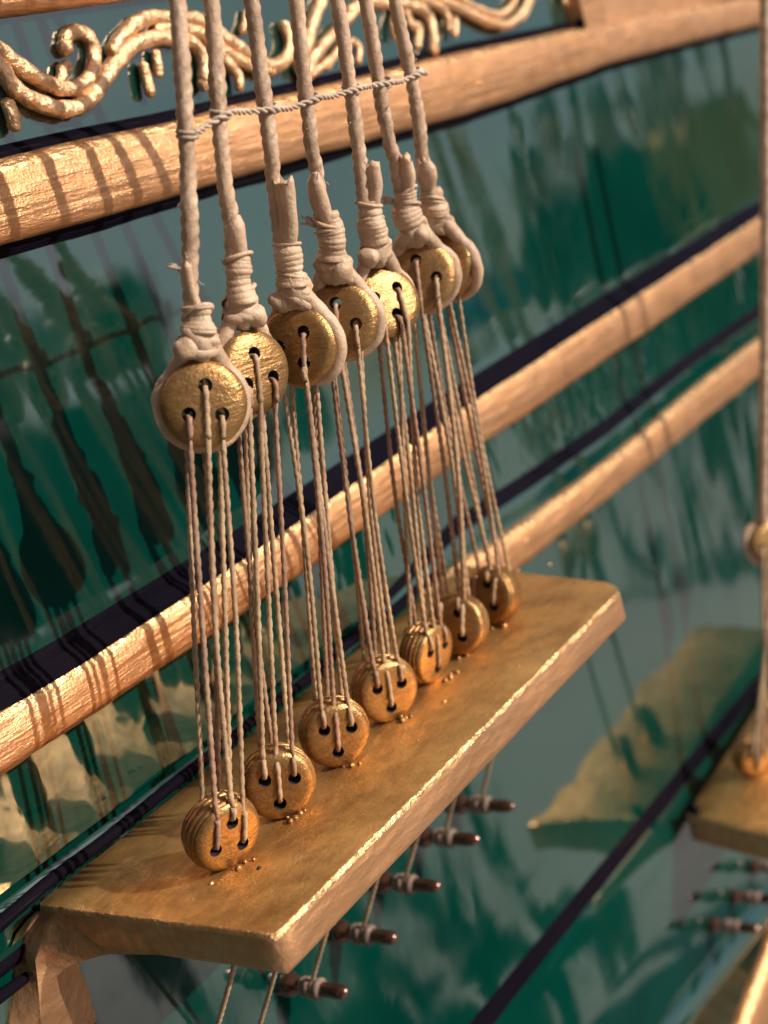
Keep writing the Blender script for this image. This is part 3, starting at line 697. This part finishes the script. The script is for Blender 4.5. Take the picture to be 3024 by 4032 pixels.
# ------------------------------------------------------------------ people in front of the ship, mirrored in the lacquer
def cloth(name, c, r=.85):
    m, nt, b = mat(name); b.inputs['Roughness'].default_value = r
    n = nz(nt, coords(nt, .05, .05, .05, False), 1.2, 4)
    nt.links.new(ramp(nt, n, [(.3, tuple(.75 * v for v in c)), (.7, c)]), b.inputs['Base Color']); return m
SKIN = cloth('skin', (.52, .30, .21), .5); HAIR = cloth('dark_hair', (.03, .02, .015), .6); SHOE = cloth('shoe_leather', (.04, .03, .03), .5)
EYE = cloth('eye', (.02, .02, .02), .2)
def body_mesh(name, arms):
    """one continuous skinned body, feet at z = 0, facing +Y, 1.68 m tall"""
    P, Rr, E = [], [], []
    def j(p, r, par=None):
        P.append(p); Rr.append(r)
        if par is not None: E.append((par, len(P) - 1))
        return len(P) - 1
    pel = j((0, 0, .92), (.16, .11)); ab = j((0, .01, 1.08), (.14, .10), pel); chs = j((0, 0, 1.26), (.165, .115), ab)
    top = j((0, -.01, 1.38), (.13, .09), chs); nk = j((0, .0, 1.45), (.055, .055), top); h0 = j((0, .02, 1.52), (.068, .078), nk)
    h1 = j((0, .02, 1.59), (.076, .092), h0); j((0, .01, 1.64), (.055, .065), h1)
    for s_, (el, wr) in zip((-1, 1), arms):
        hip = j((s_ * .09, 0, .86), (.085, .09), pel); kn = j((s_ * .10, .02, .48), (.055, .06), hip); an = j((s_ * .11, -.01, .09), (.036, .042), kn)
        hl = j((s_ * .11, -.01, .035), (.035, .04), an); bl = j((s_ * .12, .10, .03), (.042, .028), hl); j((s_ * .125, .17, .025), (.035, .022), bl)
        sh = j((s_ * .17, -.01, 1.37), (.058, .055), top); e = j(el(s_), (.042, .042), sh); w = j(wr(s_), (.026, .028), e)
        d = (Vector(wr(s_)) - Vector(el(s_))).normalized(); q = Vector(wr(s_)); sd = d.cross(Vector((0, 0, 1))).normalized() if abs(d.z) < .9 else Vector((0, 1, 0))
        pm = j(tuple(q + d * .05), (.034, .02), w)
        bend = Vector((0, 0, -1)) if abs(d.z) < .9 else Vector((-s_, 0, 0))
        for k, ln in enumerate((.07, .08, .075, .06)):
            o_ = sd * (.027 - .018 * k); k1 = j(tuple(q + d * .095 + o_), (.009, .009), pm)
            k2 = j(tuple(q + d * (.095 + ln * .5) + o_ + bend * .012), (.008, .008), k1); j(tuple(q + d * (.09 + ln * .85) + o_ + bend * .04), (.007, .007), k2)
        th = j(tuple(q + d * .05 + sd * .04), (.011, .011), pm); j(tuple(q + d * .085 + sd * .055 + bend * .01), (.009, .009), th)
    me = bpy.data.meshes.new(name); me.from_pydata(P, E, []); o = bpy.data.objects.new(name, me); C.objects.link(o)
    md = o.modifiers.new('skin', 'SKIN'); md.use_smooth_shade = True
    for v, r in zip(me.skin_vertices[0].data, Rr): v.radius = r
    me.skin_vertices[0].data[0].use_root = True
    sb = o.modifiers.new('sub', 'SUBSURF'); sb.levels = 2; sb.render_levels = 2
    dg = bpy.context.evaluated_depsgraph_get(); out = bpy.data.meshes.new_from_object(o.evaluated_get(dg)); out.name = name
    bpy.data.objects.remove(o); return out
hang = (lambda s: (s * .24, -.03, 1.10), lambda s: (s * .25, .03, .86))
fwd_ = (lambda s: (s * .22, .10, 1.14), lambda s: (s * .085, .31, 1.20))
bent = (lambda s: (s * .26, -.02, 1.12), lambda s: (s * .17, .21, 1.10))
BODIES = {'hang': body_mesh('body', (hang, hang)), 'phone': body_mesh('body', (fwd_, fwd_)), 'bent': body_mesh('body', (hang, bent))}
def person(x, y, yaw, pose, shirt, trousers, label, hgt=1.0, group='people standing in front of the ship'):
    t = bpy.data.objects.new('person', None); C.objects.link(t); t.location = (x, y, zg); t.rotation_euler = (0, 0, yaw); t.scale = (hgt,) * 3
    tag(t, label, 'person', group); me = BODIES[pose].copy()
    for m in (shirt, trousers, SKIN, SHOE): me.materials.append(m)
    for p in me.polygons:
        c = p.center; p.use_smooth = True
        arm = abs(c.x) > .2 or c.y > .15
        k = 0
        if c.z > 1.44: k = 2
        elif c.z < .07: k = 3
        elif c.z < .93 and not (abs(c.x) > .205): k = 1
        if (abs(c.x) > .2 and c.z < .95) or (c.y > .24 and c.z > .9): k = 2
        p.material_index = k
    b = bpy.data.objects.new('body', me); C.objects.link(b); b.parent = t
    def part(name, fn, m):
        bm = bmesh.new(); fn(bm); e = bpy.data.meshes.new(name); bm.to_mesh(e); bm.free(); e.materials.append(m)
        for p in e.polygons: p.use_smooth = True
        o = bpy.data.objects.new(name, e); C.objects.link(o); o.parent = t
    def hair(bm):
        bmesh.ops.create_uvsphere(bm, u_segments=20, v_segments=14, radius=.097)
        for v in bm.verts:
            v.co.y *= 1.12; v.co.x *= .92
            if v.co.y > .03 and v.co.z < .05: v.co *= .72
            v.co += Vector((0, 0, 1.605)) + v.co * .1 * noise.noise(v.co * 30)
    part('hair', hair, HAIR)
    for s_ in (-1, 1):
        part('eye', lambda bm: bmesh.ops.create_uvsphere(bm, u_segments=8, v_segments=6, radius=.011, matrix=Matrix.Translation((s_ * .03, .098, 1.565))), EYE)
        part('ear', lambda bm: bmesh.ops.create_uvsphere(bm, u_segments=8, v_segments=6, radius=.022, matrix=Matrix.Translation((s_ * .076, .01, 1.555))), SKIN)
    part('nose', lambda bm: bmesh.ops.create_cone(bm, segments=8, radius1=.016, radius2=.007, depth=.045, cap_ends=True, matrix=Matrix.Translation((0, .108, 1.545))), SKIN)
    return t
navy = cloth('navy_cloth', (.025, .03, .045)); black_c = cloth('black_cloth', (.018, .017, .018)); olive = cloth('dark_olive_cloth', (.05, .05, .035))
rust = cloth('ochre_cloth', (.62, .34, .06)); blue_c = cloth('blue_cloth', (.05, .16, .42)); brown_c = cloth('brown_cloth', (.12, .07, .05)); greyc = cloth('grey_cloth', (.2, .2, .21))
cw = W(CAM); back = rot @ V(0, 0, 1); back.z = 0; back.normalize(); lft = V(0, 0, 1).cross(back) * -1
pp = cw + back * .42 + (rot @ V(-1, 0, 0)) * .10  # unseen photographer added behind the camera to darken reflections in the deadeyes
yaw_to = lambda px, py: math.atan2(-(0 - px), (0 - py))
person(pp.x, pp.y, math.atan2(back.x, -back.y), 'phone', navy, black_c, 'unseen photographer in a navy top, added to darken reflections', 1.0, 'people standing in front of the ship')
# unseen phone, lens at the camera's place, added to darken reflections
ph = bpy.data.objects.new('smartphone', None); C.objects.link(ph); pm_ = rot.to_4x4(); pm_.translation = cw; ph.matrix_world = pm_
tag(ph, 'unseen black smartphone added at the camera to darken reflections', 'phone')
def bx(name, cx, cy, cz, sx, sy, sz, m, bev=.002):
    bm = bmesh.new(); bmesh.ops.create_cube(bm, size=1, matrix=Matrix.Translation((cx, cy, cz)) @ Matrix.Diagonal((sx, sy, sz, 1)))
    bmesh.ops.bevel(bm, geom=bm.edges[:], offset=bev, segments=3, affect='EDGES'); e = bpy.data.meshes.new(name); bm.to_mesh(e); bm.free(); e.materials.append(m)
    o = bpy.data.objects.new(name, e); C.objects.link(o); o.parent = ph
bx('casing', -.022, -.058, .012, .074, .150, .008, SHOE, .003); bx('lens_plate', -.006, -.004, .007, .036, .036, .003, BLACK, .001)
folk = [(64.5, 4.7, 'hang', olive, black_c, 'person in dark olive clothes in the far group', 1.0),
        (67, 4.3, 'bent', black_c, brown_c, 'person in a black top and brown trousers in the far group', 1.02), (70, 5.0, 'hang', brown_c, navy, 'person in brown at the right of the far group', 1.0),
        (67.5, 4.6, 'hang', rust, greyc, 'person in an ochre shirt behind the far group', 1.04), (59.5, 5.2, 'hang', blue_c, greyc, 'person in a blue shirt far off', 1.0), (71.5, 4.3, 'bent', rust, black_c, 'person in an ochre shirt with a bent arm far off', 1.0),
        (39, 2.7, 'hang', black_c, black_c, 'person all in black standing nearest on the left', 1.0), (35.7, 2.8, 'bent', brown_c, black_c, 'person in a brown top left of the one in black', 1.02), (31.5, 2.9, 'hang', black_c, navy, 'person in a black top and navy trousers at the far left', 1.0), (46, 2.9, 'bent', black_c, brown_c, 'person in black with brown trousers right of the near group', 1.0), (42.4, 2.6, 'bent', navy, black_c, 'person in navy with a bent arm beside the one in black', 1.0)]
for az, dist, pose, sh_, tr_, lb, hg in folk:
    x = math.sin(math.radians(az)) * dist + .1; y = -math.cos(math.radians(az)) * dist
    person(x, y, yaw_to(x, y) , pose, sh_, tr_, lb, hg)
